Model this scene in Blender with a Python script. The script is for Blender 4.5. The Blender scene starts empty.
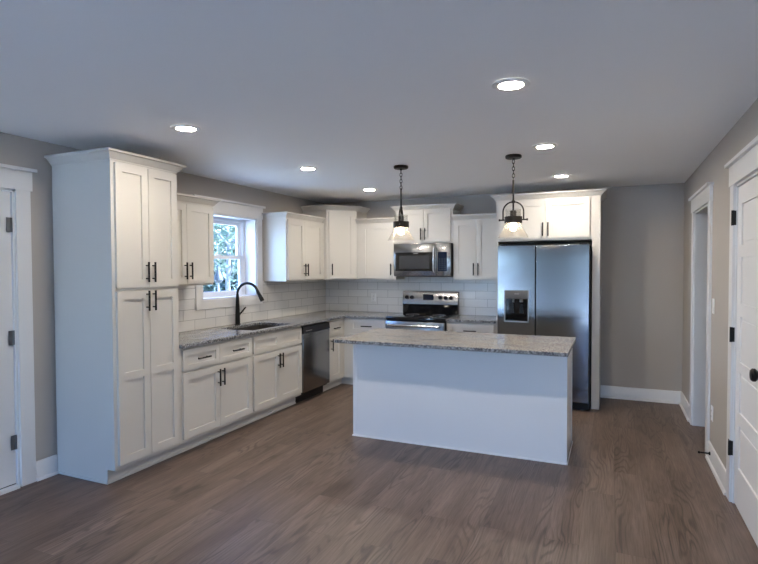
import bpy, bmesh, math, random
from mathutils import Vector, Matrix
random.seed(7)
sc = bpy.context.scene
COL = sc.collection
PI = math.pi

# ------------------------------------------------------------------ camera
CAM = Vector((3.7935, -6.7391, 1.5255)); YAW, PITCH, ROLL, FPX = .4127, -.0265, -.0032, 531.73
fw = Vector((-math.sin(YAW)*math.cos(PITCH), math.cos(YAW)*math.cos(PITCH), math.sin(PITCH)))
rt = Vector((math.cos(YAW), math.sin(YAW), 0)); up = rt.cross(fw)
rt2 = rt*math.cos(ROLL) + up*math.sin(ROLL); up2 = up*math.cos(ROLL) - rt*math.sin(ROLL)
cd = bpy.data.cameras.new('camera'); cam = bpy.data.objects.new('camera', cd); COL.objects.link(cam)
m = Matrix((rt2, up2, -fw)).transposed().to_4x4(); m.translation = CAM
cam.matrix_world = m
cd.sensor_width = 36; cd.lens = FPX/758*36; cd.clip_start = .05
sc.camera = cam

# ------------------------------------------------------------------ light of the place
W, H, YB, YN = 4.52, 2.452, 0.0, -9.2          # room: x 0..W, back wall y = 0, rear wall y = YN
w = bpy.data.worlds.new('sky'); sc.world = w; w.use_nodes = True
nt = w.node_tree; nt.nodes.clear()
sky = nt.nodes.new('ShaderNodeTexSky'); sky.sky_type = 'NISHITA'; sky.sun_disc = False
sky.sun_elevation = math.radians(38); sky.sun_rotation = math.radians(70)
sky.air_density = 1.0; sky.dust_density = 1.6; sky.ozone_density = 1.6
bg = nt.nodes.new('ShaderNodeBackground'); bg.inputs[1].default_value = 2.7
wo = nt.nodes.new('ShaderNodeOutputWorld')
tint = nt.nodes.new('ShaderNodeMix'); tint.data_type = 'RGBA'; tint.blend_type = 'MULTIPLY'; tint.inputs[0].default_value = 1
tint.inputs[7].default_value = (.61, .855, 1.32, 1)             # daylight as the lamp-balanced camera sees it
nt.links.new(sky.outputs[0], tint.inputs[6]); nt.links.new(tint.outputs[2], bg.inputs[0]); nt.links.new(bg.outputs[0], wo.inputs[0])
LAMP = 335.0                                    # radiance of the recessed lamps' lenses
BULB = 29.0
sc.view_settings.view_transform = 'Standard'; sc.view_settings.look = 'None'
sc.view_settings.exposure = 0.25; sc.view_settings.gamma = 1; sc.view_settings.use_curve_mapping = False

sd = bpy.data.lights.new('sun', 'SUN'); sd.energy = 80.0; sd.angle = math.radians(1.5); sd.color = (.65, .825, 1.0)
sun = bpy.data.objects.new('sun', sd); COL.objects.link(sun)
sun.rotation_euler = Vector((-.55, -.35, -.80)).to_track_quat('-Z', 'Y').to_euler()      # from behind the house: lights the yard, not the rooms
def portal(loc, rot, sx, sy):
    ld = bpy.data.lights.new('daylight_portal', 'AREA'); ld.shape = 'RECTANGLE'; ld.size = sx; ld.size_y = sy
    ld.cycles.is_portal = True
    o = bpy.data.objects.new('daylight_portal', ld); o.location = loc; o.rotation_euler = rot; COL.objects.link(o)
# glazed doors in the rear wall, and the window over the sink
GLZ = ((.12, 1.28), (3.46, 4.42)); PZ1 = 2.1
for a, b_ in GLZ: portal(((a+b_)/2, YN-.16, PZ1/2), (PI/2, 0, 0), b_-a, PZ1)
portal((-.25, -2.09, 1.65), (0, -PI/2, 0), .9, .9)
for o in list(COL.objects):
    if o.name.startswith('daylight_portal'):
        # area lights shine along local -Z: turn it to face into the room
        d = Vector((0, 1, 0)) if o.location.y < -5 else Vector((1, 0, 0))
        o.rotation_euler = d.to_track_quat('-Z', 'Y').to_euler()

# ------------------------------------------------------------------ materials
def mat(name, color=(.8,.8,.8), rough=.5, metal=0, **kw):
    M = bpy.data.materials.new(name); M.use_nodes = True
    b = M.node_tree.nodes['Principled BSDF']
    b.inputs['Base Color'].default_value = (*color, 1); b.inputs['Roughness'].default_value = rough
    b.inputs['Metallic'].default_value = metal
    for k, v in kw.items():
        b.inputs[k.replace('_', ' ')].default_value = v
    return M
def nodes(M):
    t = M.node_tree
    def N(typ, **kw):
        n = t.nodes.new(typ)
        for k, v in kw.items():
            if k.startswith('i_'): n.inputs[k[2:].replace('_', ' ')].default_value = v
            else: setattr(n, k, v)
        return n
    return t, N, t.links.new, t.nodes['Principled BSDF']
def ramp(n, stops):
    cr = n.color_ramp
    while len(cr.elements) < len(stops): cr.elements.new(.5)
    for e, (p, c) in zip(cr.elements, stops): e.position = p; e.color = (*c, 1) if len(c) == 3 else c

def paint(name, color, rough, bump=.02, scale=220):
    M = mat(name, color, rough); t, N, L, b = nodes(M)
    tc = N('ShaderNodeTexCoord'); n = N('ShaderNodeTexNoise', i_Scale=scale, i_Detail=2.0)
    bp = N('ShaderNodeBump', i_Strength=bump, i_Distance=.001)
    L(tc.outputs['Object'], n.inputs['Vector']); L(n.outputs['Fac'], bp.inputs['Height']); L(bp.outputs[0], b.inputs['Normal'])
    return M
CAB = paint('cabinet_white_paint', (.605, .578, .532), .38)
TRIM = paint('trim_white_paint', (.74, .73, .715), .35)
ISL = paint('island_white_paint', (.83, .825, .82), .4)
WALL = paint('wall_greige_paint', (.445, .405, .362), .65, .06, 160)
CEIL = paint('ceiling_white_paint', (.90, .90, .895), .8, .05, 120)
DOORP = paint('door_white_paint', (.80, .785, .77), .4)
EXTD = paint('exterior_door_paint', (.72, .71, .69), .45)
VINYL = mat('window_vinyl', (.86, .87, .88), .35)
BLACK = mat('matte_black_metal', (.008, .008, .008), .42, 0.0, Specular_IOR_Level=.25)
PULL = mat('black_bar_pull', (.009, .008, .008), .4, 0.0, Specular_IOR_Level=.25)
BRONZE = mat('dark_bronze_metal', (.014, .011, .009), .45, .2, Specular_IOR_Level=.3)
NICKEL = mat('dark_nickel_hinge', (.16, .16, .16), .4, .9)
BLKGLS = mat('black_glass', (.006, .006, .007), .06)
BLKPL = mat('black_plastic', (.008, .008, .009), .35, 0, Specular_IOR_Level=.3)
GREYPL = mat('grey_plastic', (.30, .29, .28), .4)
WHITEPL = mat('white_plastic', (.82, .81, .79), .35)
SINKST = mat('dark_sink_composite', (.045, .04, .037), .5)
CHROME = mat('chrome_handle', (.82, .82, .82), .14, 1.0)
DISPL = mat('display_glass', (.010, .016, .035), .08)
GASKET = mat('dark_gasket', (.02, .02, .022), .5)

def steel(name, color, rough, aniso, axis='Z'):
    M = mat(name, color, rough, 1.0); t, N, L, b = nodes(M)
    b.inputs['Anisotropic'].default_value = aniso
    tg = N('ShaderNodeTangent', direction_type='RADIAL', axis=axis); L(tg.outputs[0], b.inputs['Tangent'])
    tc = N('ShaderNodeTexCoord'); mp = N('ShaderNodeMapping'); mp.inputs['Scale'].default_value = (900, 900, 6)
    n = N('ShaderNodeTexNoise', i_Scale=1.0, i_Detail=2.0); mr = N('ShaderNodeMapRange')
    mr.inputs['To Min'].default_value = rough*.85; mr.inputs['To Max'].default_value = rough*1.15
    L(tc.outputs['Object'], mp.inputs['Vector']); L(mp.outputs[0], n.inputs['Vector']); L(n.outputs['Fac'], mr.inputs['Value']); L(mr.outputs[0], b.inputs['Roughness'])
    # long soft dents of the sheet
    n2 = N('ShaderNodeTexNoise', i_Scale=3.2, i_Detail=1.0); bp = N('ShaderNodeBump', i_Strength=.10, i_Distance=.02)
    L(tc.outputs['Object'], n2.inputs['Vector']); L(n2.outputs['Fac'], bp.inputs['Height']); L(bp.outputs[0], b.inputs['Normal'])
    return M
STEEL = steel('brushed_stainless_steel', (.31, .305, .297), .22, .7)
FRIDGE = steel('fridge_stainless_steel', (.255, .262, .278), .16, .75)

def floor_mat():
    M = mat('oak_vinyl_planks', (.2, .15, .12), .42); t, N, L, b = nodes(M)
    tc = N('ShaderNodeTexCoord'); sp = N('ShaderNodeSeparateXYZ'); cb = N('ShaderNodeCombineXYZ')
    L(tc.outputs['Object'], sp.inputs[0]); L(sp.outputs['Y'], cb.inputs['X']); L(sp.outputs['X'], cb.inputs['Y'])
    br = N('ShaderNodeTexBrick', i_Scale=1.0, i_Mortar_Size=.0012, i_Brick_Width=1.22, i_Row_Height=.182, i_Mortar_Smooth=.3)
    br.offset = .37; br.offset_frequency = 2
    br.inputs['Color1'].default_value = (0, 0, 0, 1); br.inputs['Color2'].default_value = (1, 1, 1, 1); br.inputs['Mortar'].default_value = (.5, .5, .5, 1)
    L(cb.outputs[0], br.inputs['Vector'])
    # per-plank shift of the grain
    mul = N('ShaderNodeVectorMath', operation='MULTIPLY'); mul.inputs[1].default_value = (31.0, 17.0, 9.0)
    L(br.outputs['Color'], mul.inputs[0])
    add = N('ShaderNodeVectorMath', operation='ADD'); L(cb.outputs[0], add.inputs[0]); L(mul.outputs[0], add.inputs[1])
    mp = N('ShaderNodeMapping'); mp.inputs['Scale'].default_value = (1.1, 8, 1); L(add.outputs[0], mp.inputs['Vector'])
    dist = N('ShaderNodeTexNoise', i_Scale=1.0, i_Detail=1.5, i_Roughness=.4); L(mp.outputs[0], dist.inputs['Vector'])
    # cathedral rings: contour lines of a stretched noise
    rings = N('ShaderNodeMath', operation='MULTIPLY'); rings.inputs[1].default_value = 85.0; L(dist.outputs['Fac'], rings.inputs[0])
    sn = N('ShaderNodeMath', operation='SINE'); L(rings.outputs[0], sn.inputs[0])
    mp2 = N('ShaderNodeMapping'); mp2.inputs['Scale'].default_value = (5, 130, 1); L(add.outputs[0], mp2.inputs['Vector'])
    fine = N('ShaderNodeTexNoise', i_Scale=1.0, i_Detail=5.0, i_Roughness=.65); L(mp2.outputs[0], fine.inputs['Vector'])
    mp3 = N('ShaderNodeMapping'); mp3.inputs['Scale'].default_value = (.9, 7, 1); L(add.outputs[0], mp3.inputs['Vector'])
    blotch = N('ShaderNodeTexNoise', i_Scale=1.0, i_Detail=3.0); L(mp3.outputs[0], blotch.inputs['Vector'])
    base = N('ShaderNodeValToRGB'); L(blotch.outputs['Fac'], base.inputs[0])
    ramp(base, [(.28, (.105, .069, .051)), (.5, (.153, .107, .082)), (.72, (.197, .146, .117))])
    mask = N('ShaderNodeTexNoise', i_Scale=1.0, i_Detail=1.0); mp4 = N('ShaderNodeMapping'); mp4.inputs['Scale'].default_value = (.8, 6, 1)
    L(add.outputs[0], mp4.inputs['Vector']); L(mp4.outputs[0], mask.inputs['Vector'])
    mk = N('ShaderNodeMapRange'); mk.inputs['From Min'].default_value = .40; mk.inputs['From Max'].default_value = .60; mk.inputs['To Max'].default_value = .9
    L(mask.outputs['Fac'], mk.inputs['Value'])
    rr = N('ShaderNodeValToRGB'); ramp(rr, [(.0, (.50, .48, .47)), (.45, (1, 1, 1)), (1, (1.0, 1.0, 1.0))])
    m01 = N('ShaderNodeMapRange'); m01.inputs['From Min'].default_value = -1; L(sn.outputs[0], m01.inputs['Value']); L(m01.outputs[0], rr.inputs[0])
    mx = N('ShaderNodeMix', data_type='RGBA', blend_type='MULTIPLY'); L(mk.outputs[0], mx.inputs[0]); L(base.outputs[0], mx.inputs[6]); L(rr.outputs[0], mx.inputs[7])
    fr = N('ShaderNodeValToRGB'); ramp(fr, [(.32, (.58, .56, .54)), (.62, (1.14, 1.14, 1.14))]); L(fine.outputs['Fac'], fr.inputs[0])
    mx2 = N('ShaderNodeMix', data_type='RGBA', blend_type='MULTIPLY', i_Factor=.8); L(mx.outputs[2], mx2.inputs[6]); L(fr.outputs[0], mx2.inputs[7])
    pl = N('ShaderNodeValToRGB'); ramp(pl, [(0, (.90, .89, .89)), (1, (1.10, 1.09, 1.08))]); L(br.outputs['Color'], pl.inputs[0])
    mx3 = N('ShaderNodeMix', data_type='RGBA', blend_type='MULTIPLY', i_Factor=1.0); L(mx2.outputs[2], mx3.inputs[6]); L(pl.outputs[0], mx3.inputs[7])
    seam = N('ShaderNodeMix', data_type='RGBA'); seam.inputs[7].default_value = (.045, .036, .03, 1)
    sm = N('ShaderNodeMath', operation='MULTIPLY'); sm.inputs[1].default_value = .6; L(br.outputs['Fac'], sm.inputs[0])
    L(sm.outputs[0], seam.inputs[0]); L(mx3.outputs[2], seam.inputs[6]); L(seam.outputs[2], b.inputs['Base Color'])
    bp = N('ShaderNodeBump', i_Strength=.12, i_Distance=.002); L(fine.outputs['Fac'], bp.inputs['Height']); L(bp.outputs[0], b.inputs['Normal'])
    return M
FLOOR = floor_mat()

def granite(name, scale_vec, beige):
    M = mat(name, (.4, .4, .4), .2); t, N, L, b = nodes(M)
    tc = N('ShaderNodeTexCoord'); mp = N('ShaderNodeMapping'); mp.inputs['Scale'].default_value = scale_vec
    L(tc.outputs['Object'], mp.inputs['Vector'])
    v = N('ShaderNodeTexNoise', i_Scale=1.0, i_Detail=5.0, i_Roughness=.62, i_Distortion=.9); L(mp.outputs[0], v.inputs['Vector'])
    r = N('ShaderNodeValToRGB'); L(v.outputs['Fac'], r.inputs[0])
    ramp(r, [(.30, (.12, .12, .125)), (.42, (.34, .335, .33)), (.50, (.47, .44, .40) if beige else (.27, .27, .268)), (.58, (.36, .31, .265) if beige else (.19, .19, .19)), (.70, (.55, .53, .49))])
    s = N('ShaderNodeTexNoise', i_Scale=70.0, i_Detail=3.0, i_Roughness=.7); L(tc.outputs['Object'], s.inputs['Vector'])
    sr = N('ShaderNodeValToRGB'); L(s.outputs['Fac'], sr.inputs[0]); ramp(sr, [(.38, (.16, .16, .17)), (.50, (.85, .84, .83)), (.60, (1.0, 1.0, 1.0)), (.68, (1.4, 1.38, 1.35))])
    mx = N('ShaderNodeMix', data_type='RGBA', blend_type='MULTIPLY', i_Factor=.85); L(r.outputs[0], mx.inputs[6]); L(sr.outputs[0], mx.inputs[7])
    L(mx.outputs[2], b.inputs['Base Color'])
    return M
GRANL = granite('grey_granite_counter', (7, 2.2, 7), False)
GRANB = granite('grey_granite_counter_back', (2.2, 7, 7), False)
GRANI = granite('beige_grey_granite_island', (2.6, 13, 9), True)
# rough chiselled edge stone for the countertop edges
def edge_stone():
    M = mat('speckled_granite_edge', (.2, .2, .2), .5); t, N, L, b = nodes(M)
    tc = N('ShaderNodeTexCoord'); s = N('ShaderNodeTexNoise', i_Scale=70.0, i_Detail=3.0, i_Roughness=.7); L(tc.outputs['Object'], s.inputs['Vector'])
    sr = N('ShaderNodeValToRGB'); L(s.outputs['Fac'], sr.inputs[0]); ramp(sr, [(.36, (.025, .026, .03)), (.5, (.16, .16, .165)), (.66, (.42, .42, .42))])
    L(sr.outputs[0], b.inputs['Base Color'])
    bp = N('ShaderNodeBump', i_Strength=.5, i_Distance=.004); L(s.outputs['Fac'], bp.inputs['Height']); L(bp.outputs[0], b.inputs['Normal'])
    return M
EDGE = edge_stone()

def tile_mat(name, horiz, off):
    M = mat(name, (.6, .6, .6), .22); t, N, L, b = nodes(M)
    tc = N('ShaderNodeTexCoord'); sp = N('ShaderNodeSeparateXYZ'); cb = N('ShaderNodeCombineXYZ'); L(tc.outputs['Object'], sp.inputs[0])
    a1 = N('ShaderNodeMath', operation='ADD'); a1.inputs[1].default_value = off; L(sp.outputs[horiz], a1.inputs[0])
    a2 = N('ShaderNodeMath', operation='SUBTRACT'); a2.inputs[1].default_value = .914; L(sp.outputs['Z'], a2.inputs[0])
    L(a1.outputs[0], cb.inputs['X']); L(a2.outputs[0], cb.inputs['Y'])
    br = N('ShaderNodeTexBrick', i_Scale=1.0, i_Mortar_Size=.0022, i_Brick_Width=.305, i_Row_Height=.1035, i_Mortar_Smooth=.15)
    br.inputs['Color1'].default_value = (.66, .645, .62, 1); br.inputs['Color2'].default_value = (.72, .705, .68, 1); br.inputs['Mortar'].default_value = (.33, .32, .305, 1)
    L(cb.outputs[0], br.inputs['Vector']); L(br.outputs['Color'], b.inputs['Base Color'])
    iv = N('ShaderNodeMath', operation='SUBTRACT'); iv.inputs[0].default_value = 1; L(br.outputs['Fac'], iv.inputs[1])
    bp = N('ShaderNodeBump', i_Strength=.4, i_Distance=.002); L(iv.outputs[0], bp.inputs['Height']); L(bp.outputs[0], b.inputs['Normal'])
    return M
TILEL = tile_mat('white_subway_tile_side', 'Y', .06); TILEB = tile_mat('white_subway_tile_back', 'X', .09)

def thin_glass(name, tint, gloss=.08, haze=0.0, rough=.02):
    M = bpy.data.materials.new(name); M.use_nodes = True; t = M.node_tree; t.nodes.clear()
    o = t.nodes.new('ShaderNodeOutputMaterial'); tr = t.nodes.new('ShaderNodeBsdfTransparent'); tr.inputs[0].default_value = (*tint, 1)
    g = t.nodes.new('ShaderNodeBsdfGlossy'); g.inputs['Roughness'].default_value = rough
    lw = t.nodes.new('ShaderNodeLayerWeight'); lw.inputs[0].default_value = .5
    pw = t.nodes.new('ShaderNodeMath'); pw.operation = 'POWER'; pw.inputs[1].default_value = 5; t.links.new(lw.outputs['Facing'], pw.inputs[0])
    fr = t.nodes.new('ShaderNodeMath'); fr.operation = 'MULTIPLY_ADD'; fr.inputs[1].default_value = .92; fr.inputs[2].default_value = .04; t.links.new(pw.outputs[0], fr.inputs[0])
    mx = t.nodes.new('ShaderNodeMixShader'); t.links.new(fr.outputs[0], mx.inputs[0]); t.links.new(tr.outputs[0], mx.inputs[1]); t.links.new(g.outputs[0], mx.inputs[2])
    out = mx
    if haze:
        tl = t.nodes.new('ShaderNodeBsdfTranslucent'); tl.inputs[0].default_value = (.95, .93, .9, 1)
        m2 = t.nodes.new('ShaderNodeMixShader'); m2.inputs[0].default_value = haze
        t.links.new(mx.outputs[0], m2.inputs[1]); t.links.new(tl.outputs[0], m2.inputs[2]); out = m2
    t.links.new(out.outputs[0], o.inputs[0])
    return M
PANE = thin_glass('window_glass', (.97, .985, .99))
SHADE = thin_glass('seeded_glass_shade', (.96, .95, .93), haze=.11, rough=.08)
CLEAR = thin_glass('clear_glass_neck', (.95, .95, .94), haze=.04)

def emit(name, color, s):
    M = bpy.data.materials.new(name); M.use_nodes = True; t = M.node_tree; t.nodes.clear()
    o = t.nodes.new('ShaderNodeOutputMaterial'); e = t.nodes.new('ShaderNodeEmission'); e.inputs[0].default_value = (*color, 1); e.inputs[1].default_value = s
    t.links.new(e.outputs[0], o.inputs[0]); return M
LENS = emit('lit_downlight_lens', (1.0, .90, .77), LAMP)
GLOW = emit('lit_bulb', (1.0, .80, .56), BULB)

# ------------------------------------------------------------------ mesh helpers
ORG = {}                                            # origin of every object in its thing's own space
class MB:
    def __init__(s): s.v = []; s.f = []; s.mi = []; s.cur = 0
    def add(s, vs, fs):
        n = len(s.v); s.v += [Vector(p) for p in vs]; s.f += [[n+i for i in f] for f in fs]; s.mi += [s.cur]*len(fs); return s
    def box(s, x0, y0, z0, x1, y1, z1):
        x0, x1 = sorted((x0, x1)); y0, y1 = sorted((y0, y1)); z0, z1 = sorted((z0, z1))
        return s.add([(x0,y0,z0),(x1,y0,z0),(x1,y1,z0),(x0,y1,z0),(x0,y0,z1),(x1,y0,z1),(x1,y1,z1),(x0,y1,z1)],
                     [(0,3,2,1),(4,5,6,7),(0,1,5,4),(1,2,6,5),(2,3,7,6),(3,0,4,7)])
    def bbox(s, x0, y0, z0, x1, y1, z1, r=.004, seg=2):        # box with rounded edges
        bm = bmesh.new(); bmesh.ops.create_cube(bm, size=1)
        for v in bm.verts: v.co = Vector(((x0+x1)/2 + v.co.x*(x1-x0), (y0+y1)/2 + v.co.y*(y1-y0), (z0+z1)/2 + v.co.z*(z1-z0)))
        bmesh.ops.bevel(bm, geom=bm.edges[:], offset=r, segments=seg, affect='EDGES', profile=.5)
        bm.verts.index_update()
        s.add([v.co.copy() for v in bm.verts], [[v.index for v in f.verts] for f in bm.faces]); bm.free(); return s
    def prism(s, poly, lo, hi, axis='z'):                       # polygon swept along an axis
        def P(a, b, c): return {'z': (a, b, c), 'x': (c, a, b), 'y': (a, c, b)}[axis]
        n = len(poly)
        return s.add([P(a, b, lo) for a, b in poly] + [P(a, b, hi) for a, b in poly],
                     [list(range(n))[::-1], list(range(n, 2*n))] + [(i, (i+1) % n, n+(i+1) % n, n+i) for i in range(n)])
    def tube(s, pts, rad, n=12, caps=True):
        pts = [Vector(p) for p in pts]; R = rad if isinstance(rad, (list, tuple)) else [rad]*len(pts)
        vs = []; fs = []; side = None
        for i, p in enumerate(pts):
            d = ((pts[min(i+1, len(pts)-1)] - pts[max(i-1, 0)])).normalized()
            if side is None:
                side = d.cross(Vector((0, 0, 1)))
                if side.length < 1e-3: side = d.cross(Vector((1, 0, 0)))
            side = (side - d*side.dot(d)).normalized(); o = d.cross(side)
            vs += [p + (side*math.cos(2*PI*k/n) + o*math.sin(2*PI*k/n))*R[i] for k in range(n)]
        for i in range(len(pts)-1):
            for k in range(n): fs.append((i*n+k, i*n+(k+1) % n, (i+1)*n+(k+1) % n, (i+1)*n+k))
        if caps: fs += [list(range(n))[::-1], list(range((len(pts)-1)*n, len(pts)*n))]
        return s.add(vs, fs)
    def ring(s, pts, rad, n=8):                                 # closed tube
        pts = [Vector(p) for p in pts]; N_ = len(pts); nrm = (pts[1]-pts[0]).cross(pts[N_//3]-pts[0]).normalized(); vs = []; fs = []
        for i, p in enumerate(pts):
            d = (pts[(i+1) % N_] - pts[i-1]).normalized(); a = d.cross(nrm)
            vs += [p + (a*math.cos(2*PI*k/n) + nrm*math.sin(2*PI*k/n))*rad for k in range(n)]
        for i in range(N_):
            for k in range(n): fs.append((i*n+k, i*n+(k+1) % n, ((i+1) % N_)*n+(k+1) % n, ((i+1) % N_)*n+k))
        return s.add(vs, fs)
    def lathe(s, prof, c=(0, 0, 0), axis='z', n=24, closed=False):   # prof: (radius, height)
        c = Vector(c); vs = []; fs = []; m = len(prof)
        for r, h in prof:
            for k in range(n):
                a, b_ = r*math.cos(2*PI*k/n), r*math.sin(2*PI*k/n)
                vs.append(c + Vector({'z': (a, b_, h), 'y': (a, h, b_), 'x': (h, a, b_)}[axis]))
        for i in range(m-1 + (1 if closed else 0)):
            j = (i+1) % m
            for k in range(n): fs.append((i*n+k, i*n+(k+1) % n, j*n+(k+1) % n, j*n+k))
        if not closed: fs += [list(range(n))[::-1], list(range((m-1)*n, m*n))]
        return s.add(vs, fs)
    def blocks(s, us, ws, hgt, back=0.0, T=lambda u, d, v: (u, -d, v)):
        # front relief: cell (i, j) stands hgt(i, j) proud of `back`; None leaves a hole
        h = {(i, j): hgt(i, j) for i in range(len(us)-1) for j in range(len(ws)-1)}
        for (i, j), d in h.items():
            if d is None: continue
            u0, u1, v0, v1 = us[i], us[i+1], ws[j], ws[j+1]
            s.add([T(u0, d, v0), T(u1, d, v0), T(u1, d, v1), T(u0, d, v1)], [(0, 1, 2, 3)])
            s.add([T(u0, back, v0), T(u1, back, v0), T(u1, back, v1), T(u0, back, v1)], [(3, 2, 1, 0)])
            for di, dj, a, b_ in ((-1, 0, (u0, v1), (u0, v0)), (1, 0, (u1, v0), (u1, v1)), (0, -1, (u0, v0), (u1, v0)), (0, 1, (u1, v1), (u0, v1))):
                q = h.get((i+di, j+dj)); q = back if q is None else q
                if q < d - 1e-6:
                    s.add([T(a[0], q, a[1]), T(b_[0], q, b_[1]), T(b_[0], d, b_[1]), T(a[0], d, a[1])], [(0, 1, 2, 3)])
        return s
    def sweep(s, path, prof):                                   # prof (outward, z) along an open plan path, outward = right of travel
        P = [Vector((a, b, 0)) for a, b in path]; n = len(P); m = len(prof); vs = []; fs = []
        for i in range(n):
            ns = []
            if i > 0: d = (P[i]-P[i-1]).normalized(); ns.append(Vector((d.y, -d.x, 0)))
            if i < n-1: d = (P[i+1]-P[i]).normalized(); ns.append(Vector((d.y, -d.x, 0)))
            mit = ns[0] if len(ns) == 1 else (ns[0]+ns[1]) / (1 + ns[0].dot(ns[1]))
            vs += [P[i] + mit*o + Vector((0, 0, z)) for o, z in prof]
        for i in range(n-1):
            for k in range(m): fs.append((i*m+k, i*m+(k+1) % m, (i+1)*m+(k+1) % m, (i+1)*m+k))
        fs += [list(range(m)), list(range((n-1)*m, n*m))[::-1]]
        return s.add(vs, fs)
    def build(s, name, mats, parent=None, origin=None, smooth=True, ang=35):
        if origin is None:
            lo = [min(v[k] for v in s.v) for k in range(3)]; hi = [max(v[k] for v in s.v) for k in range(3)]
            origin = Vector(((lo[0]+hi[0])/2, (lo[1]+hi[1])/2, lo[2]))
        origin = Vector(origin)
        me = bpy.data.meshes.new(name); me.from_pydata([v-origin for v in s.v], [], s.f)
        if not isinstance(mats, (list, tuple)): mats = [mats]
        for M in mats: me.materials.append(M)
        for p, k in zip(me.polygons, s.mi): p.material_index = k
        bm = bmesh.new(); bm.from_mesh(me); bmesh.ops.remove_doubles(bm, verts=bm.verts, dist=1e-5)
        bmesh.ops.recalc_face_normals(bm, faces=bm.faces); bm.to_mesh(me); bm.free()
        if smooth:
            for p in me.polygons: p.use_smooth = True
            me.set_sharp_from_angle(angle=math.radians(ang))
        o = bpy.data.objects.new(name, me); COL.objects.link(o)
        o.location = origin - (ORG.get(parent.name, Vector()) if parent else Vector())
        ORG[o.name] = origin
        if parent: o.parent = parent
        return o
def tag(o, label=None, cat=None, group=None, kind=None):
    for k, v in (('label', label), ('category', cat), ('group', group), ('kind', kind)):
        if v: o[k] = v
    return o
def thing(name, label, cat, loc=(0, 0, 0), rot=0, group=None):
    o = bpy.data.objects.new(name, None); COL.objects.link(o); o.empty_display_size = .1
    o.location = loc; o.rotation_euler = (0, 0, rot); ORG[o.name] = Vector()
    return tag(o, label, cat, group)
def struct(mb, name, M, parent=None, **kw):
    o = mb.build(name, M, parent, **kw)
    if not parent: o['kind'] = 'structure'
    return o

# ------------------------------------------------------------------ the room
WIN = (-2.54, -1.64, 1.20, 2.10)                    # window opening on the left wall: y0 y1 z0 z1
XD = (-5.40, -4.365, 0.0, 2.075)                    # exterior door opening
OP = (-1.715, -.865, 0.0, 2.048)                      # cased opening, right wall
D2 = (-3.545, -2.70, 0.0, 2.05)                     # panel door, right wall
HX = 6.3                                            # hall beyond the cased opening
def cells(mb, us, vs, holes, T, thick):
    def f(i, j):
        cu, cv = (us[i]+us[i+1])/2, (vs[j]+vs[j+1])/2
        return None if any(a < cu < b_ and c < cv < d for a, b_, c, d in holes) else thick
    return mb.blocks(us, vs, f, 0, T)
struct(MB().box(-.14, YN-.14, -.12, HX+.12, .14, 0), 'floor', FLOOR, origin=(0, 0, 0))
struct(MB().box(-.14, YN-.14, H, HX+.12, .14, H+.12), 'ceiling', CEIL, origin=(0, 0, H))
struct(cells(MB(), [YN, XD[0], XD[1], WIN[0], WIN[1], 0], [0, WIN[2], XD[3], WIN[3], H], [XD, WIN], lambda u, d, v: (-d, u, v), .20), 'wall_left', WALL, origin=(0, 0, 0))
struct(MB().box(-.14, 0, 0, HX+.12, .14, H), 'wall_back', WALL, origin=(0, 0, 0))
struct(cells(MB(), [YN, D2[0], D2[1], OP[0], OP[1], 0], [0, OP[3], D2[3], H], [(D2[0], D2[1], 0, D2[3]), (OP[0], OP[1], 0, OP[3])], lambda u, d, v: (W+d, u, v), .12), 'wall_right', WALL, origin=(W, 0, 0))
struct(cells(MB(), [-.14, GLZ[0][0], GLZ[0][1], GLZ[1][0], GLZ[1][1], HX+.12], [0, PZ1, H], [(a, b_, 0, PZ1) for a, b_ in GLZ], lambda u, d, v: (u, YN-d, v), .14), 'wall_rear', WALL, origin=(0, YN, 0))
struct(MB().box(HX, YN, 0, HX+.12, 0, H), 'wall_hall', WALL)
struct(MB().box(W+.12, -2.3, 0, HX, -2.2, H), 'wall_hall_side', WALL)

# two tall glazed door units in the rear wall
def glazed(name, x0, x1, tr):
    t = thing(name, None, None, ((x0+x1)/2, YN-.07, 0)); t['kind'] = 'structure'
    hw = (x1-x0)/2
    MB().box(-hw, -.05, 0, -hw+.05, .05, PZ1).box(hw-.05, -.05, 0, hw, .05, PZ1).box(-hw+.05, -.05, PZ1-.05, hw-.05, .05, PZ1).box(-hw+.05, -.05, 0, hw-.05, .05, .03).build('frame', VINYL, t)
    a, b_ = -hw+.05, hw-.05
    sh = MB().box(a, -.018, .03, a+.055, .018, PZ1-.05).box(b_-.055, -.018, .03, b_, .018, PZ1-.05).box(a+.055, -.018, .03, b_-.055, .018, .10).box(a+.055, -.018, PZ1-.12, b_-.055, .018, PZ1-.05).build('sash', VINYL, t)
    MB().box(a+.05, -.003, .09, b_-.05, .003, PZ1-.11).build('pane', PANE, sh)
    struct(MB().box(x0-.1, YN, 0, x0, YN+.02, PZ1).box(x1, YN, 0, x1+.1, YN+.02, PZ1).box(x0-.11, YN, PZ1, x1+.11, YN+.022, PZ1+.13), tr, TRIM)
for k, (x0, x1) in enumerate(GLZ): glazed('window_%d' % (k+2), x0, x1, 'trim_%d' % (11+k))

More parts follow.
